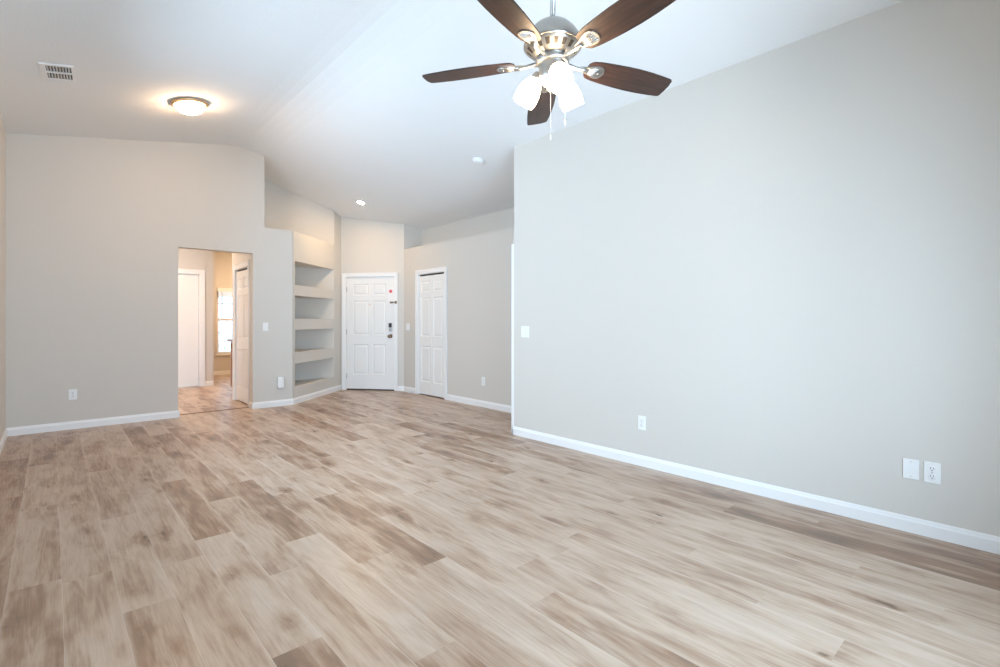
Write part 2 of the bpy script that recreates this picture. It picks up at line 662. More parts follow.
CD0, CD1, CDH = 6.205, 6.965, 1.985      # hall closet opening along y
LEDGE = 2.44
mb = MB()
out = [(3.79, 0), (CD0, 0), (CD0, CDH), (CD1, CDH), (CD1, 0), (B2.y, 0), (B2.y, LEDGE), (3.79, LEDGE)]
mb.extrude([(CU, y, z) for y, z in out], (0.115, 0, 0), M_WALL)
mb.box(CU + 0.115, 4.84, 3.79, B2.y, LEDGE - 0.10, LEDGE, M_WALL)
struct(mb, 'wall_closet', 'beige hall wall with the narrow closet door and a plant ledge on top', 'wall')
mb = MB()
mb.box(4.84, 4.96, 3.79, B2.y, 0, zc(4.84) + 0.02, M_WALL)
mb.extrude([(CU, B2.y, 0), (4.96, B2.y, 0), (4.96, B2.y, zc(4.96) + 0.02), (CU, B2.y, zc(CU) + 0.02)], (0, 0.12, 0), M_WALL)
struct(mb, 'wall_ledge', 'strip of beige wall set back above the hall closet ledge', 'wall')

RV = 3.80
mb = MB()
mb.box(RU, RU + 0.12, REAR - 0.12, RV, 0, zc(RU) + 0.005, M_WALL)
tp = top_pts(RU + 0.12, 4.96, 0.01)
mb.extrude([(u, RV - 0.12, z) for u, z in [(RU + 0.12, 0), (4.96, 0)] + tp[::-1]], (0, 0.12, 0), M_WALL)
struct(mb, 'wall_right', 'long plain pale greige wall on the right', 'wall')

mb = MB()
tp = top_pts(-0.48, RU)
out = [(-0.48, 0), (SL0, 0), (SL0, SLH), (SL1, SLH), (SL1, 0), (RU, 0)] + tp[::-1]
mb.extrude([(u, REAR - 0.12, z) for u, z in out], (0, 0.12, 0), M_WALL)
struct(mb, 'wall_rear', 'greige wall behind the viewer with the wide patio opening', 'wall')

# kitchen side
PD0, PD1, PDH = 7.600, 8.285, 1.995      # pantry opening along y
PU = 2.070
mb = MB()
out = [(BV + 0.14, 0), (PD0, 0), (PD0, PDH), (PD1, PDH), (PD1, 0), (8.475, 0), (8.475, 2.76), (BV + 0.14, 2.76)]
mb.extrude([(PU, y, z) for y, z in out], (0.10, 0, 0), M_WALL)
struct(mb, 'wall_pantry', 'short wall with the pantry door just inside the kitchen opening', 'wall')
KV = 10.47
KD0, KD1, KDH = 1.10, 2.025, 2.075
mb = MB()
out = [(-1.12, 0), (KD0, 0), (KD0, KDH), (KD1, KDH), (KD1, 0), (2.24, 0), (2.24, 2.76), (-1.12, 2.76)]
mb.extrude([(u, KV, z) for u, z in out], (0, 0.12, 0), M_WALL)
struct(mb, 'wall_kitchen', 'peach lit kitchen wall behind the opening with a plain white door', 'wall')
mb = MB()
NV = 12.42
mb.box(1.9, NW0, NV, NV + 0.12, 0, 2.76, M_WALL)
mb.box(NW1, 4.70, NV, NV + 0.12, 0, 2.76, M_WALL)
mb.box(NW0, NW1, NV, NV + 0.12, 0, NWZ0, M_WALL)
mb.box(NW0, NW1, NV, NV + 0.12, NWZ1, 2.76, M_WALL)
struct(mb, 'wall_nook', 'far cream wall around the breakfast nook window', 'wall')
mb = MB()
mb.box(4.58, 4.70, 8.55, NV, 0, 2.76, M_WALL)
mb.box(-1.12, -1.0, BV + 0.14, KV, 0, 2.76, M_WALL)
mb.box(2.12, 2.24, KV + 0.12, NV, 0, 2.76, M_WALL)
mb.box(2.17, 4.58, 8.55, 8.65, 0, 2.76, M_WALL)
struct(mb, 'wall_kitchen_side', 'side walls that close the kitchen', 'wall')

# ------------------------------------------------------------------ built-in corner shelving
sh = thing('built_in_shelving', 'built in triangular wall shelves in four open niches left of the front door', 'shelves', (2.615, 7.33, 0))


def shp(mb, plan, z0, z1):
    mb.prism([(x - 2.615, y - 7.33) for x, y in plan], z0, z1, M_WALL)


TRI = [(2.615, 7.33), (3.556, 8.1366), (3.556, 8.14), (2.615, 8.14)]
for nm, z0, z1 in (('base_panel', 0, 0.248), ('shelf', 0.585, 0.746), ('shelf', 1.080, 1.240), ('shelf', 1.580, 1.735)):
    mb = MB()
    shp(mb, TRI, z0, z1)
    mb.build(nm, sh)
mb = MB()
shp(mb, [(2.58, 7.30), (3.556, 8.1366), (3.556, 8.14), (2.17, 8.14), (2.17, 7.44), (2.58, 7.44)], 2.082, 2.51)
mb.build('header', sh)
mb = MB()
shp(mb, [(2.58, 7.30), (2.615, 7.33), (2.615, 8.14), (2.50, 8.14), (2.50, 7.44), (2.58, 7.44)], 0, 2.082)
mb.build('side_panel', sh)

# ------------------------------------------------------------------ baseboards and casings
BBH, BBT = 0.088, 0.014


def board(mb, p, q, h=BBH, t=BBT):
    """moulded board along p->q on the floor; the room lies to the left of p->q"""
    p, q = Vector(p), Vector(q)
    d = (q - p).normalized()
    n = Vector((-d.y, d.x))
    prof = [(0, 0), (t, 0), (t, h * 0.72), (t * 0.75, h * 0.80), (t * 0.55, h * 0.93), (t * 0.35, h), (0, h)]
    pts = [(p.x + n.x * a, p.y + n.y * a, z) for a, z in prof]
    mb.extrude(pts, (q.x - p.x, q.y - p.y, 0), M_TRIM)


def base(name, label, segs):
    mb = MB()
    for p, q in segs:
        board(mb, p, q)
    return struct(mb, name, label, 'baseboard')


base('baseboard_left', 'white baseboard along the left edge wall', [((LU, BV), (LU, REAR))])
base('baseboard_back', 'white baseboard under the long back wall left of the kitchen opening', [((OP0 + BBT, BV), (LU, BV)), ((OP0, BV + 0.135), (OP0, BV - BBT))])
base('baseboard_ledge', 'short white baseboard between the kitchen opening and the built in shelves', [((2.578, BV), (OP1 - BBT, BV)), ((OP1, BV - BBT), (OP1, BV + 0.135))])
base('baseboard_niche', 'white baseboard under the built in shelves', [((3.765, 8.314), (2.578, 7.298))])
ew = M_DW @ Vector((1.036, 0, 0))
base('baseboard_entry', 'stub of white baseboard between the front door and the closet door', [((B2.x, B2.y), (ew.x, ew.y)), ((CU, 7.030), (CU, B2.y))])
base('baseboard_closet', 'white baseboard along the beige hall wall right of the closet door', [((CU, 3.80), (CU, 6.140))])
base('baseboard_right', 'long white baseboard under the right wall', [((RU, REAR), (RU, RV + BBT)), ((RU - BBT, RV), (RU + 0.03, RV))])
base('baseboard_nook', 'white baseboard under the far nook window and the kitchen wall', [((4.5, NV), (2.24, NV)), ((2.24, KV), (2.10, KV))])


def casing(mb, x0, x1, h, w=0.07, t=0.018, m=None):
    """flat moulded casing around an opening x0..x1 of height h; local x along the wall, -y out of it"""
    m = m or M_TRIM
    for a, c in ((x0 - w, x0), (x1, x1 + w)):
        mb.box(a, c, -t, 0, 0, h + w, m, 0.004)
    mb.box(x0, x1, -t, 0, h, h + w, m, 0.004)
    # back band
    mb.box(x0 - w, x0 - w + 0.016, -t - 0.006, -t, 0, h + w, m)
    mb.box(x1 + w - 0.016, x1 + w, -t - 0.006, -t, 0, h + w, m)
    mb.box(x0 - w + 0.016, x1 + w - 0.016, -t - 0.006, -t, h + w - 0.016, h + w, m)


def jamb(mb, x0, x1, h, depth, t=0.018):
    mb.box(x0, x0 + t, 0, depth, 0, h, M_TRIM)
    mb.box(x1 - t, x1, 0, depth, 0, h, M_TRIM)
    mb.box(x0 + t, x1 - t, 0, depth, h - t, h, M_TRIM)


# wall frames: a matrix whose local x runs along the wall and -y points into the room
M_BACK = Matrix.Translation((0, BV, 0))
M_CLOS = Matrix.Translation((CU, 0, 0)) @ Matrix.Rotation(-math.pi / 2, 4, 'Z')     # local x = -world y
M_PANT = Matrix.Translation((PU, 0, 0)) @ Matrix.Rotation(-math.pi / 2, 4, 'Z')
M_RIGHT = Matrix.Translation((RU, 0, 0)) @ Matrix.Rotation(-math.pi / 2, 4, 'Z')
M_KIT = Matrix.Translation((0, KV, 0))

mb = MB()
casing(mb, ED0 + 0.012, ED1 - 0.016, EDH - 0.012, 0.066)
jamb(mb, ED0, ED1, EDH, 0.12)
struct(mb, 'trim_1', 'white casing around the front door', 'door trim', M_DW)
mb = MB()
casing(mb, -CD1 + 0.012, -CD0 - 0.012, CDH - 0.010, 0.066)
jamb(mb, -CD1, -CD0, CDH, 0.11)
struct(mb, 'trim_2', 'white casing around the narrow hall closet door', 'door trim', M_CLOS)
mb = MB()
casing(mb, -PD1 + 0.010, -PD0 - 0.010, PDH - 0.010, 0.085)
jamb(mb, -PD1, -PD0, PDH, 0.095)
struct(mb, 'trim_3', 'white casing around the pantry door inside the kitchen opening', 'door trim', M_PANT)
mb = MB()
casing(mb, KD0 + 0.010, KD1 - 0.010, KDH - 0.010, 0.085)
jamb(mb, KD0, KD1, KDH, 0.11)
struct(mb, 'trim_4', 'white casing around the plain kitchen door', 'door trim', M_KIT)
mb = MB()
mb.box(RU + 0.002, RU + 0.062, RV, RV + 0.045, 0, 2.03, M_TRIM, 0.004)
mb.box(RU + 0.062, RU + 0.80, RV, RV + 0.02, 1.97, 2.03, M_TRIM, 0.003)
struct(mb, 'trim_5', 'thin white casing edge at the far end of the right wall', 'door trim')
mb = MB()
mb.extrude([(OP0 + 0.02, BV + 0.145, 0), (OP0 + 0.02, BV + 0.195, 0), (OP0 + 0.02, BV + 0.185, 0.006), (OP0 + 0.02, BV + 0.155, 0.006)],
           (OP1 + 0.01 - OP0, 0, 0), M_STRIP)
struct(mb, 'trim_6', 'thin brown transition strip across the kitchen opening floor', 'floor trim')


def panel_leaf(mb, x0, x1, z0, z1, t, colx, rowz, m, y=0.0):
    """door leaf with raised panels pressed into its front face; front at local -y"""
    xs = sorted({x0, x1} | {v for c in colx for v in c})
    zs = sorted({z0, z1} | {v for r in rowz for v in r})
    bm, i = mb.bm, mb.mi(m)
    cache = {}

    def V(x, yy, z):
        k = (round(x, 5), round(yy, 5), round(z, 5))
        if k not in cache:
            cache[k] = bm.verts.new(k)
        return cache[k]

    def quad(a, c, d, e):
        f = bm.faces.new((a, c, d, e))
        f.material_index = i

    def rect(x0, x1, z0, z1, yy):
        return [V(x0, yy, z0), V(x1, yy, z0), V(x1, yy, z1), V(x0, yy, z1)]
    for xa, xb in zip(xs, xs[1:]):
        for za, zb in zip(zs, zs[1:]):
            if (xa, xb) in colx and (za, zb) in rowz:
                loops = [rect(xa + s, xb - s, za + s, zb - s, y + d) for s, d in
                         ((0, 0), (0.010, 0.009), (0.020, 0.009), (0.042, 0.002), (0.048, 0.002))]
                for A, B in zip(loops, loops[1:]):
                    for k in range(4):
                        quad(A[k], A[(k + 1) % 4], B[(k + 1) % 4], B[k])
                quad(*loops[-1])
            else:
                quad(*rect(xa, xb, za, zb, y))
    # sides and back
    for a, c in zip(xs, xs[1:]):
        for zz in (z0, z1):
            quad(V(a, y, zz), V(c, y, zz), V(c, y + t, zz), V(a, y + t, zz))
    for a, c in zip(zs, zs[1:]):
        for xx in (x0, x1):
            quad(V(xx, y, a), V(xx, y, c), V(xx, y + t, c), V(xx, y + t, a))
    for xa, xb in zip(xs, xs[1:]):
        for za, zb in zip(zs, zs[1:]):
            quad(*rect(xa, xb, za, zb, y + t))


# ------------------------------------------------------------------ front door
mb = MB()
a0, a1 = ED0 + 0.020, ED1 - 0.020
panel_leaf(mb, a0, a1, 0.022, EDH - 0.022, 0.044,
           [(0.205, 0.490), (0.562, 0.810)], [(0.275, 0.800), (0.960, 1.560), (1.655, 1.855)], M_DOOR, 0.012)
d1 = struct(mb, 'door_1', 'white six panel front door on the angled entry wall', 'door', M_DW)
mb = MB()
mb.box(ED0 + 0.018, ED1 - 0.018, 0.004, 0.12, 0.0005, 0.022, M_TRACK, 0.003)
tag(mb.build('threshold', d1), 'dark threshold under the front door')
mb = MB()
mb.box(0.868, 0.926, -0.012, 0.012, 1.030, 1.172, M_NICKEL, 0.006)
kl = tag(mb.build('keypad_lock', d1), 'metal deadbolt with a black keypad on the front door')
mb = MB()
mb.box(0.871, 0.923, -0.017, -0.012, 1.098, 1.169, M_BLACK, 0.002)
tag(mb.build('keypad', kl), 'black keypad')
mb = MB()
mb.tube([(0.897, -0.012, 1.062), (0.897, -0.024, 1.062)], 0.014, M_NICKEL, 16)
mb.box(0.892, 0.902, -0.034, -0.024, 1.046, 1.078, M_NICKEL, 0.002)
mb.build('thumb_turn', kl)
mb = MB()
rotx = lambda x, y, z: Matrix.Translation((x, y, z)) @ Matrix.Rotation(math.pi / 2, 4, 'X')
mb.lathe([(0.034, 0), (0.034, 0.006), (0.026, 0.012), (0.013, 0.014), (0.012, 0.034), (0.024, 0.040), (0.030, 0.052), (0.028, 0.064), (0.018, 0.071), (0.002, 0.073)],
         M_BRONZE, 24, rotx(0.896, 0.012, 0.945))
tag(mb.build('door_knob', d1), 'round dark bronze knob on the front door')
mb = MB()
mb.box(0.885, 0.940, -0.004, 0.012, 1.512, 1.542, M_BRONZE, 0.003)
mb.tube([(0.93, -0.012, 1.527), (1.005, -0.022, 1.527)], 0.007, M_BRONZE)
mb.sphere((0.925, -0.014, 1.527), 0.012, M_BRONZE)
mb.box(0.985, 1.022, -0.030, -0.0175, 1.505, 1.550, M_BRONZE, 0.003)
tag(mb.build('door_guard', d1), 'brass swing bar door guard')
mb = MB()
mb.tube([(0.520, -0.003, 1.494), (0.520, 0.012, 1.494)], 0.009, M_BRASS, 14)
mb.build('peephole', d1)
for hz in (0.25, 1.02, 1.76):
    mb = MB()
    mb.tube([(a0 - 0.002, 0.006, hz - 0.045), (a0 - 0.002, 0.006, hz + 0.045)], 0.007, M_NICKEL, 10)
    mb.build('hinge', d1)
card = thing('notice_card', 'small white card with a round red mark stuck high on the front door', 'card', mtx=M_DW @ Matrix.Translation((0.897, 0.012, 1.665)))
mb = MB()
mb.box(-0.052, 0.052, -0.0015, 0, -0.105, 0.125, M_PAPER)
mb.build('card_sheet', card)
mb = MB()
mb.tube([(0, -0.003, 0.055), (0, -0.0015, 0.055)], 0.032, M_PINK, 24)
mb.tube([(0.002, -0.004, 0.055), (0.002, -0.003, 0.055)], 0.018, M_RED, 20)
tag(mb.build('red_mark', card), 'round red and pink mark')


# ------------------------------------------------------------------ folding closet doors


def bifold(name, label, x0, x1, z1, mtx):
    gap = 0.003
    xm = (x0 + x1) / 2
    root = tag(thing(name, label, 'door', mtx=mtx), kind='structure')
    w = xm - gap / 2 - x0
    for a, c in ((x0, xm - gap / 2), (xm + gap / 2, x1)):
        mb = MB()
        st = 0.062 if w > 0.3 else 0.058
        s_in, s_out = (0.045, st) if a == x0 else (st, 0.045)
        inner = 0.045
        cx = (a + st, c - inner) if a == x0 else (a + inner, c - st)
        panel_leaf(mb, a, c, 0.016, z1 - 0.028, 0.032, [cx], [(0.22, 0.800), (0.955, 1.590), (1.680, 1.860)], M_DOOR, 0.008)
        mb.build('door_leaf', root)
    mb = MB()
    mb.box(x0, x1, 0.024, 0.050, z1 - 0.022, z1, M_TRACK)
    tag(mb.build('track', root), 'dark metal track above the folding leaves')
    return root


bifold('door_2', 'narrow white folding closet door in the beige hall wall', -CD1 + 0.020, -CD0 - 0.020, CDH - 0.018, M_CLOS)
bifold('door_3', 'white folding pantry door just inside the kitchen opening', -PD1 + 0.020, -PD0 - 0.020, PDH - 0.018, M_PANT)
mb = MB()
mb.box(KD0 + 0.02, KD1 - 0.022, 0.045, 0.080, 0.012, KDH - 0.022, M_DOOR, 0.002)
d4 = struct(mb, 'door_4', 'plain flat white door in the kitchen wall', 'door', M_KIT)
mb = MB()
mb.lathe([(0.03, 0), (0.03, 0.006), (0.012, 0.012), (0.012, 0.03), (0.026, 0.042), (0.02, 0.058), (0.002, 0.062)], M_NICKEL, 20, rotx(1.20, 0.045, 0.95))
mb.build('door_knob', d4)
# dark panel painting in the shade inside the hall closet
mb = MB()
mb.box(CU + 0.125, CU + 0.135, CD0 - 0.1, CD1 + 0.1, 0, 2.2, M_TRACK)
struct(mb, 'wall_closet_shade', 'dark panel for the shade inside the hall closet', 'wall')

# ------------------------------------------------------------------ nook window
w1 = tag(thing('window_1', 'bright sash window in the far breakfast nook', 'window', (NW0, NV, NWZ0)), kind='structure')
ww, wh = NW1 - NW0, NWZ1 - NWZ0
mb = MB()
ft = 0.045
mb.box(0, ft, 0.02, 0.10, 0, wh, M_TRIM)
mb.box(ww - ft, ww, 0.02, 0.10, 0, wh, M_TRIM)
mb.box(ft, ww - ft, 0.02, 0.10, 0, ft, M_TRIM)
mb.box(ft, ww - ft, 0.02, 0.10, wh - ft, wh, M_TRIM)
mb.box(ft, ww - ft, 0.03, 0.08, 0.745, 0.795, M_TRIM)
mb.build('window_frame', w1)
mb = MB()
for k in range(1, 4):
    x = 0.118 + (k - 1) * 0.225
    mb.box(x - 0.009, x + 0.009, 0.045, 0.060, 0.795, wh - ft, M_TRIM)
mb.box(ft, ww - ft, 0.045, 0.060, 1.122, 1.142, M_TRIM)
mb.build('muntins', w1)
mb = MB()
mb.box(ft, ww - ft, 0.062, 0.066, ft, 0.745, M_GLASS)
mb.build('pane', w1)
mb = MB()
mb.box(ft, ww - ft, 0.062, 0.066, 0.795, wh - ft, M_GLASS)
mb.build('pane', w1)
mb = MB()
mb.box(-0.03, ww + 0.03, -0.035, 0.02, -0.03, 0, M_TRIM, 0.004)
mb.build('window_sill', w1)
bl = thing('window_blind', 'raised off white blind at the top of the nook window', 'blind', ((NW0 + NW1) / 2, NV - 0.03, NWZ1))
mb = MB()
mb.box(-ww / 2 + 0.01, ww / 2 - 0.01, -0.02, 0.035, -0.085, 0, M_TRIM, 0.005)
mb.build('valance', bl)
mb = MB()
for k in range(9):
    mb.box(-ww / 2 + 0.02, ww / 2 - 0.02, -0.014, 0.032, -0.195 + k * 0.012, -0.195 + k * 0.012 + 0.007, M_BLIND)
mb.build('blind_stack', bl)

# side window added for fill daylight, and patio door (outside the picture)
mb = MB()
for y in (LW0, (LW0 + LW1) / 2 - 0.03, LW1 - 0.06):
    mb.box(-0.46, -0.40, y, y + 0.06, LWZ0, LWZ1, M_TRIM)
for z in (LWZ0, LWZ1 - 0.06):
    mb.box(-0.46, -0.40, LW0 + 0.06, LW1 - 0.06, z, z + 0.06, M_TRIM)
w2 = struct(mb, 'window_added', 'unseen white window frame added in the left wall for daylight', 'window')
mb = MB()
for x in (SL0, (SL0 + SL1) / 2 - 0.04, SL1 - 0.06):
    mb.box(x, x + 0.07, REAR - 0.10, REAR - 0.04, 0, SLH, M_TRIM)
for z in (0.0, SLH - 0.06):
    mb.box(SL0 + 0.07, SL1 - 0.06, REAR - 0.10, REAR - 0.04, z, z + 0.06, M_TRIM)
w3 = struct(mb, 'window_3', 'white sliding patio door frame behind the viewer', 'window')

for par, bx in ((w2, (-0.432, -0.428, LW0 + 0.06, (LW0 + LW1) / 2 - 0.03, LWZ0 + 0.06, LWZ1 - 0.06)),
                (w2, (-0.432, -0.428, (LW0 + LW1) / 2 + 0.03, LW1 - 0.06, LWZ0 + 0.06, LWZ1 - 0.06)),
                (w3, (SL0 + 0.07, (SL0 + SL1) / 2 - 0.04, REAR - 0.072, REAR - 0.068, 0.06, SLH - 0.06)),
                (w3, ((SL0 + SL1) / 2 + 0.03, SL1 - 0.06, REAR - 0.072, REAR - 0.068, 0.06, SLH - 0.06))):
    mb = MB()
    mb.box(*bx, M_GLASS)
    mb.build('pane', par)

# ------------------------------------------------------------------ kitchen cabinet end and the shrub outside
cab = thing('base_cabinet', 'brown wooden base cabinet end glimpsed past the pantry door', 'cabinet', (2.22, 8.66, 0))
mb = MB()
mb.box(0.012, 0.61, 0.0, 0.54, 0.10, 0.865, M_CAB)
mb.build('body', cab)
mb = MB()
mb.box(0.07, 0.60, 0.0, 0.54, 0.0, 0.10, M_CAB)
mb.build('toe_kick', cab)
mb = MB()
panel_leaf(mb, 0.01, 0.53, 0.12, 0.66, 0.012, [(0.07, 0.47)], [(0.18, 0.60)], M_CAB, 0)
mb.build('door', cab, mtx=Matrix.Rotation(-math.pi / 2, 4, 'Z') @ Matrix.Translation((-0.54, 0, 0)))
mb = MB()
panel_leaf(mb, 0.01, 0.53, 0.68, 0.85, 0.012, [(0.05, 0.49)], [(0.71, 0.82)], M_CAB, 0)
mb.build('drawer', cab, mtx=Matrix.Rotation(-math.pi / 2, 4, 'Z') @ Matrix.Translation((-0.54, 0, 0)))
ct = tag((lambda m: (m.box(2.175, 2.86, 8.66, 9.235, 0.866, 0.902, M_COUNTER, 0.008), m)[1])(MB()).build('countertop'),
         'dark countertop on the brown kitchen cabinet', 'countertop')

sr = thing('shrub', 'leafy green shrub outside the nook window', 'shrub', (2.82, 14.3, -0.15))
mb = MB()
rng = random.Random(3)
for k in range(520):
    a, h = rng.uniform(0, 6.283), rng.uniform(0.05, 1.15)
    r = rng.uniform(0.1, 0.62) * math.sqrt(max(0.05, 1 - (h / 1.25) ** 2))
    c = Vector((r * math.cos(a), r * math.sin(a), h))
    d = Vector((math.cos(a) + rng.uniform(-.6, .6), math.sin(a) + rng.uniform(-.6, .6), rng.uniform(-.3, .9))).normalized()
    s = d.cross(Vector((0, 0, 1))).normalized() * rng.uniform(0.02, 0.035)
    l = d * rng.uniform(0.07, 0.12)
    up = Vector((0, 0, 0.008))
    f = mb.bm.faces.new([mb.bm.verts.new(p) for p in (c, c + l * .5 + s + up, c + l, c + l * .5 - s + up)])
    f.material_index = mb.mi(M_LEAF)
mb.build('foliage', sr)
mb = MB()
for k in range(7):
    a = k * 0.9
    mb.tube([(0.03 * math.cos(a), 0.03 * math.sin(a), 0), (0.18 * math.cos(a), 0.18 * math.sin(a), 0.5), (0.34 * math.cos(a), 0.34 * math.sin(a), 0.95)], [0.014, 0.01, 0.004], M_STEM, 6)
mb.build('stem', sr)
mb = MB()
mb.box(-3, 9, 12.75, 24, -0.30, -0.15, M_GRASS)
tag(mb.build('lawn'), 'green lawn outside the nook window', 'lawn', None, 'structure')

# ------------------------------------------------------------------ outlets and switches


def outlet_proto():
    """duplex outlet; local x along the wall, -y out of the wall"""
    parts = []
    mb = MB()
    mb.box(-0.036, 0.036, -0.006, 0, -0.058, 0.058, M_PLATE, 0.0025)
    mb.tube([(0, -0.0075, 0), (0, -0.006, 0)], 0.004, M_NICKEL, 10)
    parts.append(('cover_plate', mb))
    for zz in (0.021, -0.021):
        mb = MB()
        mb.lathe([(0.0165, 0.0), (0.0165, 0.0030), (0.015, 0.004)], M_PLATE, 20, Matrix.Translation((0, -0.0055, zz)) @ Matrix.Rotation(math.pi / 2, 4, 'X'))
        mb.box(-0.0075, -0.0050, -0.0102, -0.0096, zz - 0.001, zz + 0.009, M_SLOT)
        mb.box(0.0050, 0.0075, -0.0102, -0.0096, zz - 0.001, zz + 0.008, M_SLOT)
        mb.tube([(0, -0.0102, zz - 0.008), (0, -0.0096, zz - 0.008)], 0.0030, M_SLOT, 10)
        parts.append(('receptacle', mb))
    return parts


def fixture(name, label, cat, mtx, parts, group=None):
    root = thing(name, label, cat, group=group, mtx=mtx)
    for nm, mb in parts:
        mb.build(nm, root)
    return root


def at(mtx, x, z):
    return mtx @ Matrix.Translation((x, 0, z))


def switch_parts(gangs, toggle=True):
    w = 0.035 + 0.023 * (gangs - 1)
    mb = MB()
    mb.box(-w, w, -0.006, 0, -0.058, 0.058, M_PLATE, 0.0025)
    parts = [('cover_plate', mb)]
    for g in range(gangs):
        x = (g - (gangs - 1) / 2) * 0.046
        mb = MB()
        mb.extrude([(x - 0.016, -0.006, -0.033), (x - 0.016, -0.0085, -0.033), (x - 0.016, -0.0105, 0.033), (x - 0.016, -0.006, 0.033)], (0.032, 0, 0), M_PLATE)
        parts.append(('rocker', mb))
    return parts


fixture('wall_outlet', 'white duplex outlet low on the back wall left of the kitchen opening', 'outlet', at(M_BACK, 0.171, 0.387), outlet_proto())
fixture('wall_outlet', 'white duplex outlet low on the beige hall wall right of the closet door', 'outlet', at(M_CLOS, -5.292, 0.361), outlet_proto())
fixture('wall_outlet', 'white duplex outlet alone low on the right wall, left of the blank plate', 'outlet', at(M_RIGHT, -2.258, 0.360), outlet_proto())
fixture('wall_outlet', 'white duplex outlet with dark slots at the right end of the right wall', 'outlet', at(M_RIGHT, -0.424, 0.362), outlet_proto())
mb = MB()
mb.box(-0.036, 0.036, -0.006, 0, -0.056, 0.056, M_PLATE, 0.0025)
pl = [('cover_plate', mb)]
for zz in (0.041, -0.041):
    mb = MB()
    mb.tube([(0, -0.0075, zz), (0, -0.006, zz)], 0.003, M_NICKEL, 8)
    pl.append(('screw', mb))
fixture('blank_plate', 'blank white cover plate next to the rightmost outlet on the right wall', 'wall plate', at(M_RIGHT, -0.517, 0.362), pl)
fixture('light_switch', 'wide white double switch on the right wall by the hall corner', 'switch', at(M_RIGHT, -3.63, 1.095), switch_parts(2))
fixture('light_switch', 'white double switch between the front door and the hall closet door', 'switch', at(M_CLOS, -7.285, 1.106), switch_parts(2))
fixture('light_switch', 'single white switch on the back wall between the kitchen opening and the shelves', 'switch', at(M_BACK, 2.203, 1.127), switch_parts(1))

pu = thing('plug_in_unit', 'white plug in box on the low outlet beside the shelves', 'plug-in device', mtx=at(M_BACK, 2.392, 0.340))
mb = MB()
mb.box(-0.042, 0.042, -0.062, -0.010, -0.078, 0.078, M_PLATE, 0.010)
mb.build('housing', pu)
mb = MB()
for zz in (-0.045, -0.035, -0.025):
    mb.box(-0.022, 0.022, -0.0635, -0.0618, zz - 0.002, zz + 0.002, M_PLATE)
mb.build('grille', pu)
mb = MB()
mb.box(-0.036, 0.036, -0.010, 0, -0.058, 0.058, M_PLATE, 0.0025)
mb.build('cover_plate', pu)

# ------------------------------------------------------------------ ceiling fixtures
SL_L = math.atan2(PROF[2][1] - PROF[1][1], PROF[2][0] - PROF[1][0])
SL_R = math.atan2(zc(3.9) - zc(3.3), 0.6)


def ceil_frame(u, v, slope):
    return Matrix.Translation((u, v, zc(u))) @ Matrix.Rotation(-slope, 4, 'Y')


fl = thing('flush_mount_light', 'lit dome ceiling light with a brass rim on the left ceiling slope', 'ceiling light', mtx=ceil_frame(1.03, 5.83, SL_L) @ Matrix.Diagonal((0.87, 0.87, 0.87, 1)))
mb = MB()
mb.lathe([(0.150, 0.0), (0.188, -0.004), (0.192, -0.014), (0.186, -0.028), (0.170, -0.036), (0.152, -0.038), (0.150, -0.030)], M_BRASS, 56)
tag(mb.build('rim', fl), 'antique brass rim')
mb = MB()
mb.lathe([(0.158, -0.032), (0.152, -0.050), (0.135, -0.075), (0.108, -0.098), (0.070, -0.115), (0.030, -0.123), (0.002, -0.125)], M_DOME, 48)
mb.build('glass_dome', fl)
mb = MB()
mb.lathe([(0.004, -0.122), (0.011, -0.126), (0.011, -0.134), (0.006, -0.140), (0.001, -0.142)], M_BRASS, 16)
mb.build('finial', fl)

rc = thing('recessed_light', 'small lit recessed spotlight in the ceiling before the front door', 'ceiling light', mtx=ceil_frame(3.60, 7.23, SL_R))
mb = MB()
mb.lathe([(0.052, 0.0), (0.080, 0.0), (0.080, -0.005), (0.066, -0.008), (0.054, -0.006), (0.052, 0.0)], M_TRIM, 40, caps=False)
mb.build('trim_ring', rc)
mb = MB()
mb.lathe([(0.052, -0.0005), (0.049, -0.005), (0.032, -0.010), (0.002, -0.012)], M_CAN, 32)
mb.build('lens', rc)

sm = thing('smoke_detector', 'round white smoke detector on the ceiling right slope near the hall', 'smoke detector', mtx=ceil_frame(3.642, 4.39, SL_R))
mb = MB()
mb.lathe([(0.072, 0.0), (0.072, -0.012), (0.066, -0.016)], M_PLATE, 40)
mb.build('base', sm)
mb = MB()
mb.lathe([(0.064, -0.015), (0.064, -0.024), (0.058, -0.034), (0.040, -0.041), (0.012, -0.042), (0.001, -0.042)], M_PLATE, 40)
mb.build('cover', sm)
mb = MB()
mb.lathe([(0.010, -0.0415), (0.010, -0.044), (0.001, -0.0445)], M_TRIM, 16)
mb.build('test_button', sm)

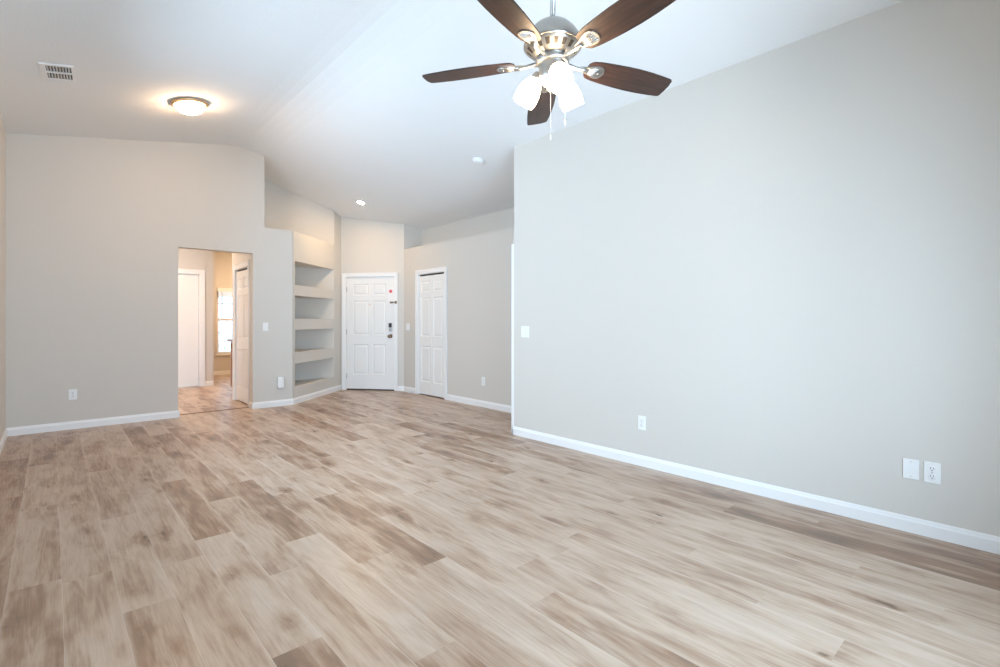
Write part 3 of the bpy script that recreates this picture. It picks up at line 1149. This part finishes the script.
vt = thing('air_vent', 'white rectangular air register on the left ceiling slope', 'air vent', mtx=ceil_frame(0.035, 5.42, SL_L) @ Matrix.Rotation(math.radians(-4), 4, 'Z'))
VX, VY = 0.108, 0.165
mb = MB()
for (x0, x1, y0, y1) in ((-VX, -VX + 0.038, -VY, VY), (VX - 0.022, VX, -VY, VY), (-VX + 0.038, VX - 0.022, -VY, -VY + 0.026),
                         (-VX + 0.038, VX - 0.022, VY - 0.026, VY), (-VX + 0.038, VX - 0.022, -0.009, 0.009)):
    mb.box(x0, x1, y0, y1, -0.010, 0, M_TRIM)
mb.build('frame', vt)
mb = MB()
mb.box(-VX + 0.038, VX - 0.022, -VY + 0.026, VY - 0.026, -0.0010, 0.0, M_VENTBACK)
tag(mb.build('cavity', vt), 'dark duct opening')
for k in range(8):
    mb = MB()
    x = -VX + 0.046 + k * 0.0188
    for y0, y1 in ((-VY + 0.026, -0.009), (0.009, VY - 0.026)):
        mb.extrude([(x - 0.0035, y0, -0.0012), (x - 0.0005, y0, -0.0012), (x + 0.0065, y0, -0.0095), (x + 0.0035, y0, -0.0095)], (0, y1 - y0, 0), M_TRIM)
    mb.build('louver', vt)

# ------------------------------------------------------------------ ceiling fan
FX, FY = 1.787, 1.594
DZ = 0.015
fan = thing('ceiling_fan', 'five blade dark wood ceiling fan with three lit glass shades', 'ceiling fan', (FX, FY, 0))
mb = MB()
mb.lathe([(0.0127, 2.62), (0.0127, zc(FX) - 0.03)], M_NICKEL, 20)
mb.build('downrod', fan)
mb = MB()
zt_ = zc(FX)
mb.lathe([(0.013, zt_ - 0.115), (0.030, zt_ - 0.112), (0.055, zt_ - 0.085), (0.070, zt_ - 0.045), (0.074, zt_ - 0.012)], M_NICKEL, 32)
mb.build('canopy', fan)
mb = MB()
mb.lathe([(0.013, 2.645), (0.022, 2.640), (0.050, 2.632), (0.085, 2.611), (0.115, 2.580), (0.134, 2.547), (0.140, 2.520), (0.140, 2.511), (0.134, 2.508)],
         M_NICKEL, 64)
mb.build('motor_housing', fan, (0, 0, DZ))
mb = MB()


def ventmat(j, k):
    return M_NICKEL_D if j == 2 and k % 4 in (1, 2) else None


mb.lathe([(0.134, 2.510), (0.130, 2.503), (0.124, 2.497), (0.101, 2.476), (0.092, 2.470), (0.080, 2.464), (0.074, 2.461)], M_NICKEL, 72, matfn=ventmat)
mb.build('vent_housing', fan, (0, 0, DZ))
mb = MB()
mb.lathe([(0.072, 2.462), (0.079, 2.459), (0.079, 2.436), (0.074, 2.430), (0.068, 2.428)], M_NICKEL, 48)
mb.build('flywheel', fan, (0, 0, DZ))
mb = MB()
mb.lathe([(0.064, 2.430), (0.066, 2.426), (0.066, 2.366), (0.062, 2.355), (0.045, 2.332), (0.030, 2.318), (0.018, 2.300), (0.010, 2.292), (0.001, 2.290)], M_NICKEL, 48)
mb.build('switch_housing', fan, (0, 0, DZ))

PITCH = math.radians(12.5)
BL = [(0.185, 0.030), (0.192, 0.043), (0.205, 0.053), (0.24, 0.061), (0.30, 0.067), (0.38, 0.0725), (0.46, 0.0745), (0.53, 0.0725), (0.60, 0.067), (0.640, 0.0625),
      (0.652, 0.060), (0.659, 0.054)]
outl = [(r, w) for r, w in BL] + [(0.664, 0.02), (0.665, -0.02)] + [(r, -w) for r, w in reversed(BL)]


def blade_mesh():
    mb = MB()
    mb.extrude([(r, w, -0.003) for r, w in outl], (0, 0, 0.006), M_BLADE)
    return mb


def iron_mesh():
    mb = MB()
    lo = [(0.150, 0.012), (0.175, 0.017), (0.200, 0.026), (0.225, 0.036), (0.246, 0.040), (0.262, 0.036), (0.272, 0.026), (0.278, 0.012)]
    pts = lo + [(0.281, 0.0)] + [(r, -w) for r, w in reversed(lo)]
    mb.extrude([(r, w, -0.008) for r, w in pts], (0, 0, 0.005), M_NICKEL)
    for t in (-0.024, -0.012, 0.0, 0.012, 0.024):      # the fluted shell ribs
        mb.tube([(0.185, t * 0.45, -0.0080), (0.225, t * 0.85, -0.0100), (0.266, t, -0.0078)], [0.003, 0.0055, 0.003], M_NICKEL, 8)
    for r, w in ((0.215, 0.018), (0.215, -0.018), (0.248, 0.0)):
        mb.sphere((r, w, -0.011), 0.0045, M_NICKEL, 8)
    return mb


TILT = Matrix.Rotation(0.05, 4, 'Y') @ Matrix.Rotation(-0.032, 4, 'X')
blade0 = iron0 = None
for k in range(5):
    ang = 0.875 + k * 2 * math.pi / 5
    # the right hand edge, looking outwards, is the higher one
    mtx = Matrix.Translation((0, 0, 2.461)) @ TILT @ Matrix.Rotation(ang, 4, 'Z') @ Matrix.Rotation(-PITCH, 4, 'X')
    if k == 0:
        b_ = blade_mesh().build('blade', fan)
        blade0 = b_
        i_ = iron_mesh().build('blade_iron', b_)
        arm = MB()
        arm.tube([(0.070, 0, -0.004), (0.100, 0, -0.006), (0.130, 0, -0.010), (0.160, 0, -0.011), (0.190, 0, -0.009)], [0.011, 0.010, 0.009, 0.011, 0.013], M_NICKEL, 12)
        arm.build('iron_arm', b_)
        iron0 = list(b_.children)
        b_.matrix_local = mtx
    else:
        b_ = blade0.copy()
        COL.objects.link(b_)
        b_.parent = fan
        b_.matrix_local = mtx
        for c in iron0:
            d = c.copy()
            COL.objects.link(d)
            d.parent = b_

to_cam = math.atan2(-FY, -FX)
for k in range(3):
    a = to_cam + math.radians(16) + k * 2 * math.pi / 3
    frame = Matrix.Rotation(a, 4, 'Z')
    tilt = math.radians(31)
    # shade axis leaves the neck outwards and down
    neck = Vector((0.084, 0, 2.388))
    mt = frame @ Matrix.Translation(neck) @ Matrix.Rotation(math.pi - tilt, 4, 'Y')
    mb = MB()
    pr = [(0.020, 0.000), (0.030, 0.005), (0.040, 0.020), (0.049, 0.043), (0.055, 0.070), (0.0565, 0.094), (0.055, 0.116), (0.0525, 0.128)]
    inner = [(r - 0.003, z + (0.003 if i == 0 else 0)) for i, (r, z) in enumerate(pr)]
    mb.lathe(pr + inner[::-1], M_SHADE, 40, mt, caps=False)
    s_ = mb.build('lamp_shade', fan)
    mb = MB()
    mb.lathe([(0.001, -0.032), (0.018, -0.030), (0.024, -0.018), (0.026, 0.004), (0.023, 0.007)], M_NICKEL, 24, mt)
    e0 = frame @ Vector((0.045, 0, 2.368))
    e1 = frame @ Vector((0.060, 0, 2.396))
    e2 = mt @ Vector((0, 0, -0.028))
    mb.tube([e0, e1, e2], 0.011, M_NICKEL, 12)
    mb.build('socket_arm', fan)


def chain(x, y, z0, z1):
    mb = MB()
    n = int((z0 - z1) / 0.011)
    mb.tube([(x, y, z0), (x, y, z1)], 0.0007, M_CHAIN, 6)
    for k in range(n):
        mb.sphere((x, y, z0 - k * (z0 - z1) / n), 0.0013, M_CHAIN, 6)
    mb.lathe([(0.001, z1), (0.0025, z1 - 0.004), (0.0035, z1 - 0.018), (0.002, z1 - 0.026), (0.001, z1 - 0.027)], M_CHAIN, 10, Matrix.Translation((x, y, 0)))
    return mb


side = Vector((math.cos(to_cam - math.pi / 2), math.sin(to_cam - math.pi / 2)))
cvec = Vector((math.cos(to_cam), math.sin(to_cam)))
# image right is the clockwise side of the direction towards the camera turned round
rgt = Vector((math.cos(YAW), -math.sin(YAW)))
p = -rgt * 0.010 + cvec * 0.035
chain(p.x, p.y, 2.335, 2.095).build('pull_chain', fan)
p = rgt * 0.060 - cvec * 0.02
chain(p.x, p.y, 2.345, 2.185).build('pull_chain', fan)

# ------------------------------------------------------------------ unseen ceiling lamps added to warm the kitchen and nook
M_KL = mat('unseen_lamp_lens', (0.95, 0.92, 0.86, 1), 0.4, emit=115.0, emit_color=(1.0, 0.70, 0.44, 1))
for kx, ky, lb in ((1.15, 9.15, 'unseen dome light assumed on the kitchen ceiling to warm the kitchen'),
                   (3.35, 11.2, 'unseen dome light added on the nook ceiling to brighten the nook')):
    kf = thing('unseen_kitchen_light', lb, 'ceiling light', (kx, ky, 2.74))
    mb = MB()
    mb.lathe([(0.20, -0.02), (0.18, -0.05), (0.12, -0.07), (0.002, -0.08)], M_KL, 32)
    mb.build('glass_dome', kf)
    mb = MB()
    mb.lathe([(0.22, 0.0), (0.22, -0.02), (0.20, -0.025)], M_NICKEL, 32)
    mb.build('rim', kf)
